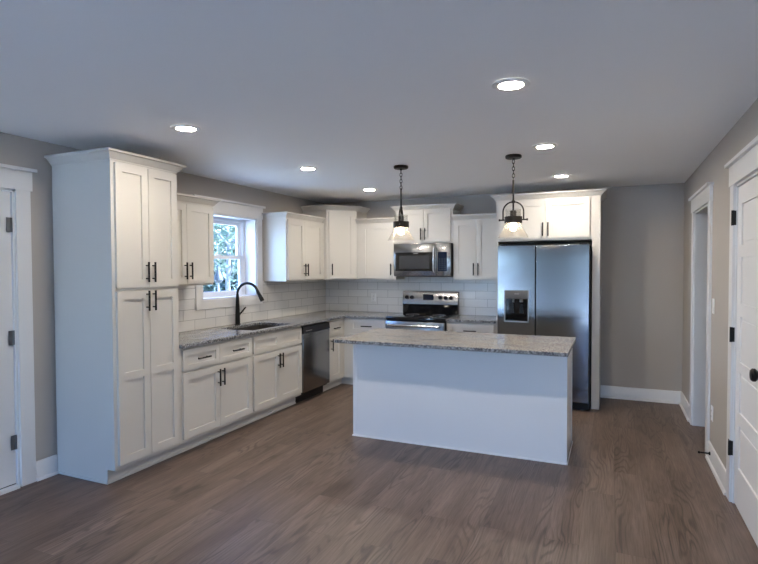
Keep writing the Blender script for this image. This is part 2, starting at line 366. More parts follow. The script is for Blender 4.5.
# baseboards (board + shoe)
def baseboard(name, u0, u1, T):
    mb = MB()
    prof = [(0, 0), (.030, 0), (.030, .008), (.025, .017), (.015, .02), (.015, .134), (.011, .14), (0, .14)]
    n = len(prof)
    mb.add([T(u0, d, z) for d, z in prof] + [T(u1, d, z) for d, z in prof], [list(range(n)), list(range(n, 2*n))[::-1]] + [(i, (i+1) % n, n+(i+1) % n, n+i) for i in range(n)])
    return struct(mb, name, TRIM)
lx = lambda u, d, z: (d, u, z); bx = lambda u, d, z: (u, -d, z); rx = lambda u, d, z: (W-d, u, z)
baseboard('baseboard_left', -4.262, -4.101, lx); baseboard('baseboard_left_rear', YN, -5.52, lx)
baseboard('baseboard_back', 3.682, W, bx)
baseboard('baseboard_right', -2.597, -1.822, rx); baseboard('baseboard_right_corner', -.758, -.03, rx); baseboard('baseboard_right_rear', YN, -3.655, rx)

# craftsman casings: legs, head board, cap
def casing(name, y0, y1, z1, side, z0=0, leg=.105, head=.135, sill=False):
    S = (lambda d, y, z: (d, y, z)) if side == 'L' else (lambda d, y, z: (W-d, y, z))
    def bxx(mb, d0, ya, za, d1, yb, zb):
        a = S(d0, ya, za); b_ = S(d1, yb, zb); mb.box(*a, *b_)
    mb = MB()
    bxx(mb, 0, y0-leg, z0, .018, y0, z1); bxx(mb, 0, y1, z0, .018, y1+leg, z1)
    bxx(mb, 0, y0-leg-.012, z1, .024, y1+leg+.012, z1+head); bxx(mb, 0, y0-leg-.035, z1+head, .046, y1+leg+.035, z1+head+.022)
    if sill: bxx(mb, 0, y0-leg, z0-.09, .018, y1+leg, z0)
    return struct(mb, name, TRIM)
casing('trim_1', XD[0]+.02, XD[1]-.0, 2.075, 'L', leg=.10)
casing('trim_2', WIN[0], WIN[1], WIN[3], 'L', z0=WIN[2], leg=.098, head=.13, sill=True)
casing('trim_3', OP[0], OP[1], OP[3], 'R', leg=.105, head=.122)
casing('trim_4', D2[0], D2[1], D2[3], 'R', leg=.105, head=.128)
def liner(name, y0, y1, z0, z1, x0, x1, t_=.016, bottom=False):
    mb = MB().box(x0, y0, z0, x1, y0+t_, z1).box(x0, y1-t_, z0, x1, y1, z1).box(x0, y0, z1-t_, x1, y1, z1)
    if bottom: mb.box(x0, y0, z0, x1, y1, z0+t_)
    return struct(mb, name, TRIM)
liner('trim_5', *WIN, -.15, .004, bottom=True)
liner('trim_6', *OP, W-.004, W+.124)
liner('trim_7', *D2, W-.002, W+.122)
liner('trim_8', *XD, -.202, .002)
struct(MB().box(-.16, XD[0]+.02, 0, .03, XD[1]-.02, .022), 'trim_10', TRIM)     # threshold

# exterior door, hinged next to the pantry
d1 = struct(MB().blocks([XD[0]+.02, XD[1]-.022], [.03, XD[3]-.02], lambda i, j: .044, 0, lambda u, d, v: (-.055+d, u, v)), 'door_1', EXTD)
for hz in (.32, 1.05, 1.83):
    hm = MB().tube([(-.002, XD[1]-.024, hz-.05), (-.002, XD[1]-.024, hz+.05)], .007, 10).box(-.006, XD[1]-.055, hz-.05, -.002, XD[1]-.002, hz+.05)
    hm.build('hinge', NICKEL, d1)
MB().box(-.05, XD[0]+.02, .024, -.012, XD[1]-.022, .034).build('sweep', BLKPL, d1)
MB().lathe([(.001, 0), (.03, 0), (.03, .01), (.012, .014), (.012, .04), (.028, .05), (.03, .065), (.018, .075), (.001, .077)], (-.011, XD[0]+.09, .95), 'x').build('door_knob', BRONZE, d1)

# five-panel interior door
PY = lambda lo, hi: [D2[0]+.018, D2[0]+.018+.105, D2[1]-.018-.105, D2[1]-.018]
us = PY(0, 0); vs = [.012]
for a, b_ in ((.265, .535), (.615, .868), (.93, 1.215), (1.295, 1.585), (1.66, 1.915)): vs += [a, a+.022, b_-.022, b_]
vs += [2.028]
us = [us[0], us[1], us[1]+.022, us[2]-.022, us[2], us[3]]
d2 = MB()
def relief(i, j):
    if i in (0, 4) or j % 4 == 0: return .040
    ring_ = i in (1, 3) or j % 4 in (1, 3)
    return .030 if ring_ else .036
d2.blocks(us, vs, relief, 0, lambda u, d, v: (W+.046-d, u, v))
d2 = struct(d2, 'door_2', DOORP)
for hz in (.355, 1.09, 1.838):
    MB().tube([(W-.020, D2[1]-.006, hz-.048), (W-.020, D2[1]-.006, hz+.048)], .009, 12).box(W-.021, D2[1]-.012, hz-.046, W+.004, D2[1]+.002, hz+.046).box(W-.022, D2[1], hz-.046, W-.0175, D2[1]+.036, hz+.046).build('hinge', BLACK, d2)
MB().lathe([(.001, .002), (.033, .002), (.034, -.006), (.026, -.012), (.012, -.016), (.011, -.036), (.024, -.040), (.034, -.050), (.034, -.062), (.026, -.070), (.001, -.073)], (W+.006, D2[0]+.09, .965), 'x').build('door_knob', BLACK, d2)

# window over the sink: double-hung vinyl unit
wy0, wy1, wz0, wz1 = WIN
t = thing('window_1', None, None, (-.185, (wy0+wy1)/2, wz0)); t['kind'] = 'structure'
hw = (wy1-wy0)/2; hh = wz1-wz0
MB().box(-.035, -hw, 0, .035, -hw+.05, hh).box(-.035, hw-.05, 0, .035, hw, hh).box(-.035, -hw+.05, hh-.045, .035, hw-.05, hh).box(-.035, -hw+.05, 0, .035, hw-.05, .035).build('frame', VINYL, t)
for nm, xx, z0, z1 in (('sash', -.012, hh*.5-.02, hh-.045), ('sash', .018, .035, hh*.5+.02)):
    a, b_ = -hw+.05, hw-.05
    sh = MB().box(xx-.013, a, z0, xx+.013, a+.055, z1).box(xx-.013, b_-.055, z0, xx+.013, b_, z1).box(xx-.013, a+.055, z0, xx+.013, b_-.055, z0+.04).box(xx-.013, a+.055, z1-.04, xx+.013, b_-.055, z1).build(nm, VINYL, t)
    MB().box(xx-.003, a+.05, z0+.035, xx+.003, b_-.05, z1-.035).build('pane', PANE, sh)
    if xx > 0: MB().box(xx-.01, -.03, z1, xx+.012, .03, z1+.014).build('latch', VINYL, sh)

# tile splashbacks (surface of the walls)
wl = bpy.data.objects['wall_left']; wb = bpy.data.objects['wall_back']
tl = MB(); ys = [-3.488, wy0-.1, wy1+.1, -.0]; tl.blocks(ys, [.914, 1.108, 1.372], lambda i, j: None if (i == 1 and j == 1) else .008, .0005, lambda u, d, v: (d, u, v))
ORG[wl.name] = Vector(); ORG[wb.name] = Vector()
tag(tl.build('tile_backsplash', TILEL, wl, origin=(0, 0, 0)), 'white subway tile with grey grout')
tag(MB().blocks([.008, 1.225, 1.985, 2.577], [.90, 1.372, 1.42], lambda i, j: .008 if j == 0 or i == 1 else None, .0005, lambda u, d, v: (u, -d, v)).build('tile_backsplash', TILEB, wb, origin=(0, 0, 0)), 'white subway tile with grey grout')

# ------------------------------------------------------------------ cabinets
DT = .02
def pull(door, x, z, y, vert=True, L=.15):
    a = L/2; mb = MB(); yb = y-.030
    if vert:
        mb.tube([(x, yb, z-a), (x, yb, z+a)], .0074, 10)
        for q in (-.64*a, .64*a): mb.tube([(x, y-.0005, z+q), (x, yb, z+q)], .005, 8)
    else:
        mb.tube([(x-a, yb, z), (x+a, yb, z)], .0074, 10)
        for q in (-.64*a, .64*a): mb.tube([(x+q, y-.0005, z), (x+q, yb, z)], .005, 8)
    mb.build('handle', PULL, door)
def shaker(parent, name, x0, x1, z0, z1, y, fr=.058, mids=(), umids=()):
    us = [x0, x0+fr] + [q for c in umids for q in (c-fr, c+fr)] + [x1-fr, x1]
    vs = [z0, z0+fr] + [q for c in mids for q in (c-fr*.45, c+fr*.45)] + [z1-fr, z1]
    return MB().blocks(us, vs, lambda i, j: DT-.012 if i % 2 and j % 2 else DT, 0, lambda u, d, v: (u, y-d, v)).build(name, CAB, parent)
CROWN = [(0, 0), (.005, 0), (.006, .010), (.011, .013), (.016, .022), (.033, .046), (.038, .052), (.047, .054), (.047, .069), (0, .069)]
def crown(parent, path, z):
    return MB().sweep(path, [(o*1.2, z+h) for o, h in CROWN]).build('crown_molding', CAB, parent)
TOE = .105
def base_unit(name, label, loc, rot, wd, hollow=False):
    t = thing(name, label, 'cabinet', loc, rot, None)
    if hollow:
        MB().box(.0005, -.61, TOE, .018, -.002, .883).box(wd-.018, -.61, TOE, wd-.0005, -.002, .883).box(.018, -.61, TOE, wd-.018, -.002, TOE+.018).box(.018, -.61, TOE+.018, wd-.018, -.595, .883).box(.018, -.02, TOE+.018, wd-.018, -.002, .883).build('carcass', CAB, t)
    else: MB().box(.0005, -.61, TOE, wd-.0005, -.002, .883).build('carcass', CAB, t)
    MB().box(.0005, -.535, 0, wd-.0005, -.50, TOE).box(.0005, -.541, 0, wd-.0005, -.535, .016).build('toe_kick', CAB, t)
    return t
R90 = PI/2
Yd = -.61                                            # where doors start, local y
# tall pantry
PW = .605; P0 = -4.098
t = thing('pantry_cabinet', 'tall white pantry cabinet with four doors, reaching almost to the ceiling', 'cabinet', (0, P0, 0), R90)
side = [(-.010, 0), (-.535, 0), (-.535, TOE), (-.61, TOE), (-.61, 2.287), (-.010, 2.287)]
MB().prism(side, .0, .018, 'x').build('side_panel', CAB, t); MB().prism(side, PW-.018, PW, 'x').build('side_panel', CAB, t)
MB().box(.018, -.61, TOE, PW-.018, -.010, 2.287).build('carcass', CAB, t)
MB().box(.018, -.535, 0, PW-.018, -.50, TOE).box(-.006, -.541, 0, PW, -.535, .016).box(-.006, -.541, 0, 0, -.02, .016).build('toe_kick', CAB, t)
xm = PW/2 + .007
for a, b_, hx in ((.026, xm-.002, xm-.030), (xm+.002, PW-.010, xm+.030)):
    d = shaker(t, 'door', a, b_, 1.388, 2.266, Yd); pull(d, hx, 1.50, Yd-DT)
    d = shaker(t, 'door', a, b_, .132, 1.364, Yd, mids=(.757,)); pull(d, hx, 1.288, Yd-DT)
crown(t, [(0, -.010), (0, -.61), (PW, -.61), (PW, -.010)], 2.280)
# base A: two drawers over two doors
A0, A1, A2, A3, A4 = -3.492, -2.552, -1.658, -1.046, -.61
wd = A1-A0
t = base_unit('base_cabinet', 'white base cabinet with two drawers and two doors beside the tall pantry', (0, A0, 0), R90, wd)
xm = wd/2
for a, b_, hx in ((.035, xm-.0015, xm-.028), (xm+.0015, wd-.015, xm+.028)):
    d = shaker(t, 'drawer', a, b_, .692, .862, Yd, fr=.045); pull(d, (a+b_)/2, .777, Yd-DT, False)
    d = shaker(t, 'door', a, b_, .135, .672, Yd); pull(d, hx, .570, Yd-DT)
# sink base
wd = A2-A1
t = base_unit('sink_base_cabinet', 'white sink base cabinet with a handleless false drawer front', (0, A1, 0), R90, wd, True)
xm = wd/2
shaker(t, 'false_front', .022, wd-.012, .692, .862, Yd, fr=.045, umids=(xm,))
for a, b_, hx in ((.022, xm-.0015, xm-.028), (xm+.0015, wd-.012, xm+.028)):
    d = shaker(t, 'door', a, b_, .135, .672, Yd); pull(d, hx, .570, Yd-DT)
# narrow base by the corner
wd = A4-A3
t = base_unit('base_cabinet', 'narrow white base cabinet with one drawer between dishwasher and room corner', (0, A3, 0), R90, wd)
MB().box(wd, -.535, 0, wd+.0745, -.50, TOE).build('toe_kick', CAB, t)
d = shaker(t, 'drawer', .020, .325, .692, .862, Yd, fr=.045); pull(d, .172, .777, Yd-DT, False)
d = shaker(t, 'door', .020, .325, .135, .672, Yd); pull(d, .055, .575, Yd-DT)
# back base units
B0, B1, B2, B3 = .612, 1.222, 1.988, 2.576
t = base_unit('base_cabinet', 'white base cabinet with one wide drawer between room corner and range', (B0, 0, 0), 0, B1-B0)
MB().box(-.0765, -.535, 0, 0, -.50, TOE).build('toe_kick', CAB, t)
d = shaker(t, 'drawer', .095, .585, .700, .862, Yd, fr=.045); pull(d, .34, .785, Yd-DT, False)
d = shaker(t, 'door', .095, .585, .135, .680, Yd); pull(d, .55, .575, Yd-DT)
t = base_unit('base_cabinet', 'white base cabinet between the range and the refrigerator', (B2, 0, 0), 0, B3-B2)
wd = B3-B2
d = shaker(t, 'drawer', .02, wd-.02, .700, .862, Yd, fr=.045); pull(d, wd/2, .785, Yd-DT, False)
for a, b_, hx in ((.02, wd/2-.0015, wd/2-.028), (wd/2+.0015, wd-.02, wd/2+.028)):
    d = shaker(t, 'door', a, b_, .135, .680, Yd); pull(d, hx, .575, Yd-DT)

# wall cabinets
def wall_unit(name, label, loc, rot, wd, z0, z1, doors, dep=.32, lip=.018):
    t = thing(name, label, 'cabinet', (loc[0], loc[1], z0), rot)
    hz = z1-z0
    MB().box(.0005, -dep, 0, wd-.0005, -.002, hz).build('carcass', CAB, t)
    for (a, b_, hx) in doors:
        d = shaker(t, 'door', a, b_, lip, hz-.022, -dep)
        if hx is not None: pull(d, hx, lip+.115 if hz > .6 else lip+.10, -dep-DT)
    return t
ZL, ZS, ZT = 1.372, 2.118, 2.287
U0, U1 = -3.490, -2.738; wd = U1-U0
t = wall_unit('wall_cabinet', 'white two-door wall cabinet between the tall pantry and the window', (0, U0), R90, wd, ZL, ZS, [(.02, wd/2-.0015+.02, wd/2-.012), (wd/2+.0015+.02, wd-.012, wd/2+.052)])
crown(t, [(.002, -.32), (wd, -.32), (wd, -.002)], ZS-.010-ZL)
V0, V1 = -1.500, -.612; wd = V1-V0
t = wall_unit('wall_cabinet', 'white two-door wall cabinet between the window and the diagonal corner cabinet', (0, V0), R90, wd, ZL, ZS, [(.022, .385-.0015, .385-.03), (.385+.0015, .82, .385+.03)])
crown(t, [(0, -.002), (0, -.32), (wd-.06, -.32)], ZS-.010-ZL)
# diagonal corner cabinet
t = thing('corner_wall_cabinet', 'tall diagonal white corner wall cabinet with a single door', 'cabinet', (0, 0, ZL))
poly = [(.002, -.002), (.002, -.6105), (.36, -.6105), (.655, -.3155), (.655, -.002)]
MB().prism(poly, 0, ZT-ZL).build('carcass', CAB, t)
crown(t, poly[1:], ZT-.006-ZL)
fl = (Vector((.655, -.3155))-Vector((.36, -.6105))).length
dg = Matrix.Translation((.36, -.6105, 0)) @ Matrix.Rotation(PI/4, 4, 'Z')
def rebase(mb): mb.v = [dg @ v for v in mb.v]; return mb
dmb = MB().blocks([.03, .088, fl-.088, fl-.03], [.018, .076, ZT-ZL-.08, ZT-ZL-.022], lambda i, j: DT-.012 if i == 1 and j == 1 else DT, 0, lambda u, d, v: (u, -d, v))
d = rebase(dmb).build('door', CAB, t)
hb = MB().tube([(.065, -.05, .06), (.065, -.05, .21)], .0074, 10)
for q in (.087, .183): hb.tube([(.065, -.0205, q), (.065, -.05, q)], .005, 8)
rebase(hb).build('handle', PULL, d)
wd = 1.223-.657
t = wall_unit('wall_cabinet', 'white single-door wall cabinet between the corner cabinet and the microwave', (.657, 0), 0, wd, ZL, ZS, [(.078, wd-.024, wd-.055)])
crown(t, [(.002, -.32), (wd-.002, -.32)], ZS-.010-ZL)
wd = 1.985-1.225
t = wall_unit('wall_cabinet', 'short white two-door cabinet directly above the microwave', (1.225, 0), 0, wd, 1.832, ZT, [(.026, wd/2-.0015, wd/2-.028), (wd/2+.0015, wd-.026, wd/2+.028)])
crown(t, [(0, -.002), (0, -.32), (wd, -.32), (wd, -.002)], ZT-.006-1.832-.03)
wd = 2.576-1.987
t = wall_unit('wall_cabinet', 'white two-door wall cabinet between the microwave and the refrigerator', (1.987, 0), 0, wd, ZL, ZS, [(.018, wd/2-.0015, wd/2-.028), (wd/2+.0015, wd-.014, wd/2+.028)])
crown(t, [(.002, -.32), (wd-.001, -.32)], ZS-.010-ZL)
# cabinet around the refrigerator
F0, F1 = 2.578, 3.680; wd = F1-F0
t = thing('refrigerator_cabinet', 'white cabinet with tall side panels framing the stainless refrigerator', 'cabinet', (F0, 0, 0))
MB().box(0, -.61, 0, .022, -.010, ZT).build('side_panel', CAB, t)
MB().box(wd-.080, -.61, 0, wd, -.010, ZT).build('side_panel', CAB, t)
MB().box(.022, -.61, 1.822, wd-.08, -.010, ZT).build('carcass', CAB, t)
xm = 3.122-F0
for a, b_, hx in ((.036, xm-.0015, xm-.028), (xm+.0015, wd-.105, xm+.028)):
    d = shaker(t, 'door', a, b_, 1.846, 2.262, -.61); pull(d, hx, 1.945, -.63)
crown(t, [(0, -.010), (0, -.61), (wd, -.61), (wd, -.010)], ZT-.008)

# ------------------------------------------------------------------ countertops, sink, faucet
CT0, CT1 = .884, .914
def slab(name, label, cellsx, cellsy, present, top):
    mb = MB()
    h = {(i, j): present(i, j) for i in range(len(cellsx)-1) for j in range(len(cellsy)-1)}
    for (i, j), ok in h.items():
        if not ok: continue
        x0, x1, y0, y1 = cellsx[i], cellsx[i+1], cellsy[j], cellsy[j+1]
        mb.cur = 0
        mb.add([(x0, y0, CT1), (x1, y0, CT1), (x1, y1, CT1), (x0, y1, CT1)], [(0, 1, 2, 3)]); mb.add([(x0, y0, CT0), (x1, y0, CT0), (x1, y1, CT0), (x0, y1, CT0)], [(3, 2, 1, 0)])
        mb.cur = 1
        for di, dj, a, b_ in ((-1, 0, (x0, y1), (x0, y0)), (1, 0, (x1, y0), (x1, y1)), (0, -1, (x0, y0), (x1, y0)), (0, 1, (x1, y1), (x0, y1))):
            if not h.get((i+di, j+dj)): mb.add([(*a, CT0), (*b_, CT0), (*b_, CT1), (*a, CT1)], [(0, 1, 2, 3)])
    o = mb.build(name, [top, EDGE]); bv = o.modifiers.new('edge', 'BEVEL'); bv.width = .003; bv.segments = 2; bv.limit_method = 'ANGLE'
    return tag(o, label, 'countertop')
SX0, SX1, SY0, SY1 = .135, .555, -2.46, -1.76
xs = [.009, SX0, SX1, .648, 1.2195]; ys = [-3.4905, SY0, SY1, -.648, -.009]
slab('countertop', 'grey granite L-shaped countertop with the sink cut into it', xs, ys, lambda i, j: (i < 3 or j == 3) and not (i == 1 and j == 1), GRANL)
slab('countertop', 'short grey granite countertop between the range and the refrigerator', [1.9905, 2.5765], [-.648, -.009], lambda i, j: True, GRANB)
slab('countertop', 'beige-grey granite island top overhanging the white island', [1.619, 3.512], [-2.732, -1.804], lambda i, j: True, GRANI)
t = thing('sink', 'dark undermount sink basin set in the granite under the window', 'sink', ((SX0+SX1)/2, (SY0+SY1)/2, .70))
a, b_ = (SX1-SX0)/2, (SY1-SY0)/2
sk = MB()
def rr(x, y, r, n=5):
    return [(sx*(x-r)+r*math.cos(q), sy*(y-r)+r*math.sin(q)) for sx, sy, q0 in ((1, 1, 0), (-1, 1, PI/2), (-1, -1, PI), (1, -1, 1.5*PI)) for q in [q0+PI/2*k/n for k in range(n+1)]]
loops = [(rr(a+.012, b_+.012, .04), .1835), (rr(a+.001, b_+.001, .03), .1835), (rr(a-.004, b_-.004, .03), .03), (rr(a-.03, b_-.03, .03), .006), (rr(a-.03, b_-.03, .03), 0), (rr(a+.0, b_+.0, .03), .028), (rr(a+.008, b_+.008, .03), .17)]
n = len(loops[0][0]); sk.add([(x, y, z) for L_, z in loops for x, y in L_], [(i*n+k, i*n+(k+1) % n, (i+1)*n+(k+1) % n, (i+1)*n+k) for i in range(3) for k in range(n)] + [list(range(3*n, 4*n))]
       + [(i*n+k, i*n+(k+1) % n, (i+1)*n+(k+1) % n, (i+1)*n+k) for i in range(4, 6) for k in range(n)] + [list(range(4*n, 5*n))[::-1]] + [(k, (k+1) % n, 6*n+(k+1) % n, 6*n+k) for k in range(n)])
sk.build('basin', SINKST, t)
MB().box(-a+.008, -.012, .012, a-.008, .012, .120).build('divider', SINKST, t)
for q in (-.17, .17): MB().lathe([(.001, .004), (.04, .004), (.043, .009), (.03, .012), (.001, .010)], (0, q, 0), n=20).build('drain', CHROME, t)
t = thing('faucet', 'matte black gooseneck pull-down kitchen faucet standing behind the sink', 'faucet', (.066, -2.064, CT1+.0005), math.radians(8))
MB().lathe([(.001, 0), (.029, 0), (.029, .006), (.026, .010), (.0255, .06), (.024, .11), (.021, .20), (.018, .29), (.0155, .33), (.001, .33)], n=24).build('body', BLACK, t)
arc = [(0, 0, .325), (0, 0, .34)] + [(.122-.122*math.cos(q), 0, .335+.115*math.sin(q)) for q in [PI*.90*k/16 for k in range(1, 17)]]
MB().tube(arc, .0142, 14).build('spout', BLACK, t)
e = Vector(arc[-1]); dv = (e-Vector(arc[-2])).normalized()
dv = (dv + Vector((.10, 0, 0))).normalized()
MB().tube([e-dv*.01, e+dv*.01, e+dv*.05, e+dv*.10, e+dv*.125], [.0145, .017, .019, .0235, .0225], 16).build('spray_head', BLACK, t)
MB().tube([(0, .015, .105), (0, .038, .105)], .013, 14).tube([(0, .036, .108), (.025, .048, .135), (.05, .055, .168), (.066, .058, .186)], [.010, .0088, .008, .0075], 10).build('lever', BLACK, t)

# ------------------------------------------------------------------ kitchen island
I0, I1, J0, J1 = 1.653, 3.480, -2.426, -1.845
t = thing('kitchen_island', 'white kitchen island with a plain back panel under the granite top', 'island', ((I0+I1)/2, (J0+J1)/2, 0))
hx, hy = (I1-I0)/2, (J1-J0)/2
MB().box(-hx+.012, -hy+.012, .0, hx-.012, hy-.075, .105).box(-hx+.012, -hy+.012, .105, hx-.012, hy, .8835).build('carcass', CAB, t)
MB().box(-hx+.012, -hy, 0, hx-.012, -hy+.012, .8835).build('back_panel', ISL, t)
MB().box(-hx, -hy, 0, -hx+.012, hy, .8835).build('side_panel', ISL, t); MB().box(hx-.012, -hy, 0, hx, hy, .8835).build('side_panel', ISL, t)
for sx in (-1, 1):
    for sy in (-1, 1):
        c = MB(); cx, cy = sx*hx, sy*hy
        if sy < 0: c.box(cx, cy, 0, cx-sx*.022, cy-.006, .8835)
        c.box(cx, cy+(0.006*sy if sy < 0 else 0), 0, cx+sx*.006, cy-sy*.022, .8835)
        c.build('corner_trim', ISL, t)
MB().sweep([(-hx-.006, hy), (-hx-.006, -hy-.006), (hx+.006, -hy-.006), (hx+.006, hy)], [(0, 0), (.008, 0), (.008, .006), (.005, .011), (0, .013)][::-1]).build('base_molding', ISL, t)
nd = 4
for k in range(nd):
    xa = -hx+.02 + k*(2*hx-.04)/nd; xb = -hx+.02 + (k+1)*(2*hx-.04)/nd
    dm = MB().blocks([xa+.004, xa+.062, xb-.062, xb-.004], [.135, .193, .81, .868], lambda i, j: DT-.012 if i == 1 and j == 1 else DT, 0, lambda u, d, v: (u, hy+d, v)).build('door', CAB, t)
    xx = xb-.035 if k % 2 == 0 else xa+.035
    MB().tube([(xx, hy+.05, .65), (xx, hy+.05, .80)], .0062, 10).tube([(xx, hy+.0205, .677), (xx, hy+.05, .677)], .005, 8).tube([(xx, hy+.0205, .773), (xx, hy+.05, .773)], .005, 8).build('handle', PULL, dm)

# ------------------------------------------------------------------ appliances
# dishwasher (local frame: front towards -y, turned to face +x)
wd = A3-A2
t = thing('dishwasher', 'stainless dishwasher with a black control strip under the granite counter', 'dishwasher', (0, A2, 0), R90)
MB().box(.004, -.60, .10, wd-.004, -.03, .878).build('tub', BLKPL, t)
MB().box(.004, -.545, .002, wd-.004, -.50, .10).build('toe_panel', BLKPL, t)
MB().bbox(.006, -.640, .125, wd-.006, -.601, .790, .005).build('door', STEEL, t)
cp = MB().prism([(-.648, .793), (-.640, .868), (-.601, .868), (-.601, .793)], .006, wd-.006, 'x').build('control_panel', BLKPL, t)
MB().box(.05, -.650, .815, .18, -.6455, .822).build('button_strip', GREYPL, cp)
# range
RX0, RX1 = 1.2255, 1.9845; wd = RX1-RX0
t = thing('range', 'freestanding stainless range with black glass cooktop and five-knob backguard', 'range', (RX0, 0, 0))
MB().box(.002, -.64, .04, wd-.002, -.012, .898).build('body', BLKPL, t)
for fx, fy in ((.06, -.58), (.06, -.08), (wd-.06, -.58), (wd-.06, -.08)): MB().lathe([(.018, 0), (.018, .04)], (fx, fy, 0), n=12).build('foot', BLKPL, t)
ck = MB().bbox(.001, -.668, .882, wd-.001, -.012, .922, .006).build('cooktop', BLKGLS, t)
for cx_, cy_, r_ in ((.2, -.50, .10), (.56, -.50, .115), (.2, -.24, .085), (.56, -.24, .085)): MB().lathe([(r_-.002, .9222), (r_, .9222), (r_, .9226), (r_-.002, .9226)], (cx_, cy_, 0), n=40, closed=True).build('burner_ring', GREYPL, ck)
bgd = MB().prism([(-.012, .922), (-.012, 1.212), (-.062, 1.212), (-.082, 1.045), (-.075, 1.03), (-.075, .922)], .0, wd, 'x').build('backguard', BLKGLS, t)
fc = MB().prism([(-.0625, 1.2125), (-.0825, 1.046), (-.0885, 1.046), (-.0705, 1.208), (-.066, 1.2155), (-.0125, 1.2155), (-.0125, 1.2125)], .001, wd-.001, 'x').build('control_fascia', STEEL, bgd)
sl = (.0885-.0705)/(1.208-1.046)
def fy(z): return -(.0885 - (z-1.046)*sl)
for kx in (.062, .132, .525, .598, .668):
    MB().lathe([(.001, 0), (.027, 0), (.026, -.012), (.022, -.024), (.001, -.025)], (kx, fy(1.134)-.0005, 1.134), 'y', n=20).box(kx-.004, fy(1.134)-.030, 1.134-.018, kx+.004, fy(1.134)-.024, 1.134+.018).build('knob', BLKPL, bgd)
MB().box(.290, fy(1.10)-.0015, 1.102, .432, -.06, 1.176).build('display', DISPL, bgd)
od = MB().bbox(.004, -.690, .215, wd-.004, -.641, .872, .006).build('oven_door', STEEL, t)
MB().box(.10, -.693, .34, wd-.10, -.6895, .70).build('window', BLKGLS, od)
MB().tube([(.05, -.735, 0.825), (wd-.05, -.735, .825)], .0125, 14).tube([(.075, -.689, 0.825), (.075, -.735, .825)], .010, 10).tube([(wd-.075, -.689, 0.825), (wd-.075, -.735, .825)], .010, 10).build('handle', CHROME, od)
MB().bbox(.004, -.688, .05, wd-.004, -.641, .207, .006).build('drawer', STEEL, t)
# over-the-range microwave
t = thing('microwave', 'stainless over-the-range microwave mounted under the short cabinet', 'microwave', (1.2295, 0, 1.418))
wd = .751; mh = .412
MB().box(0, -.385, 0, wd, -.012, mh).build('body', GASKET, t)
md = MB().bbox(0, -.412, .004, .565, -.386, mh-.002, .004).build('door', STEEL, t)
MB().box(.024, -.4145, .066, .520, -.411, .302).build('window_frame', BLKGLS, md)
MB().box(.075, -.4155, .095, .480, -.414, .262).build('window', mat('microwave_mesh_window', (.035, .034, .034), .25), md)
MB().box(.27, -.4155, .283, .33, -.4142, .290).build('logo', GREYPL, md)
MB().tube([(.545, -.43, .045), (.543, -.45, .075), (.543, -.452, .2), (.543, -.45, .335), (.545, -.43, .365)], .0115, 12).tube([(.545, -.411, .050), (.545, -.432, .050)], .009, 10).tube([(.545, -.411, .36), (.545, -.432, .36)], .009, 10).build('handle', CHROME, md)
cpn = MB().bbox(.568, -.412, .004, wd, -.386, mh-.002, .004).build('control_panel', STEEL, t)
MB().box(.590, -.4145, .066, .705, -.411, .302).build('keypad', DISPL, cpn)
kp = MB()
for r_ in range(6):
    for c_ in range(3): kp.box(.603+c_*.034, -.4152, .08+r_*.026, .622+c_*.034, -.4144, .089+r_*.026)
kp.build('key_marks', mat('grey_blue_key_print', (.03, .042, .06), .3), cpn)
MB().box(.02, -.36, -.006, wd-.02, -.10, 0).build('vent_grille', BLKPL, t)
# refrigerator
FX0, FX1, FY = 2.628, 3.578, -.785; wd = FX1-FX0; sp = 3.037-FX0
t = thing('refrigerator', 'stainless side-by-side refrigerator with a water and ice dispenser', 'refrigerator', (FX0, 0, 0))
MB().box(.012, -.715, .03, wd+.008, -.03, 1.755).build('body', GASKET, t)
MB().box(.012, -.735, .012, wd, -.55, .085).build('base_grille', BLKPL, t)
for fx in (.06, wd-.06): MB().lathe([(.022, 0), (.022, .022), (.012, .03)], (fx, -.70, 0), n=14).build('foot', GREYPL, t)
for fx in (.06, wd-.06): MB().lathe([(.022, 0), (.022, .022), (.012, .03)], (fx, -.10, 0), n=14).build('foot', GREYPL, t)
# freezer door with an opening for the dispenser
q0, q1, r0, r1, r2 = .076, .338, .928, 1.178, 1.272
fz = MB().blocks([0, q0, q1, sp-.006], [.095, r0, r2, 1.766], lambda i, j: None if i == 1 and j == 1 else .066, 0, lambda u, d, v: (u, -.719-d, v)).build('freezer_door', FRIDGE, t)
bv = fz.modifiers.new('edge', 'BEVEL'); bv.width = .003; bv.segments = 2; bv.limit_method = 'ANGLE'
MB().box(q0-.004, FY-.004, r0-.006, q0+.010, FY+.05, r2+.004).box(q1-.010, FY-.004, r0-.006, q1+.004, FY+.05, r2+.004).box(q0-.004, FY-.004, r0-.006, q1+.004, FY+.05, r0+.010).build('dispenser_frame', mat('dispenser_frame_steel', (.32, .32, .33), .4, .8), fz)
MB().bbox(q0+.008, FY-.006, r1, q1-.008, FY+.05, r2+.003, .004).build('dispenser_panel', mat('dispenser_panel_grey', (.11, .105, .10), .45), fz)
MB().box(.185, FY-.0075, 1.232, .235, FY-.0055, 1.239).build('logo', GREYPL, fz)
MB().box(q0, FY+.055, r0, q1, FY+.062, r1+.02).box(q0, FY+.004, r0+.01, q0+.012, FY+.06, r1).box(q1-.012, FY+.004, r0+.01, q1, FY+.06, r1).box(q0, FY+.002, r0, q1, FY+.06, r0+.012).build('dispenser_recess', BLKGLS, fz)
for dx in (.155, .255): MB().prism([(dx-.022, 1.02), (dx+.022, 1.02), (dx+.016, 1.12), (dx-.016, 1.12)], FY+.030, FY+.040, 'y').build('dispenser_paddle', BLKPL, fz)
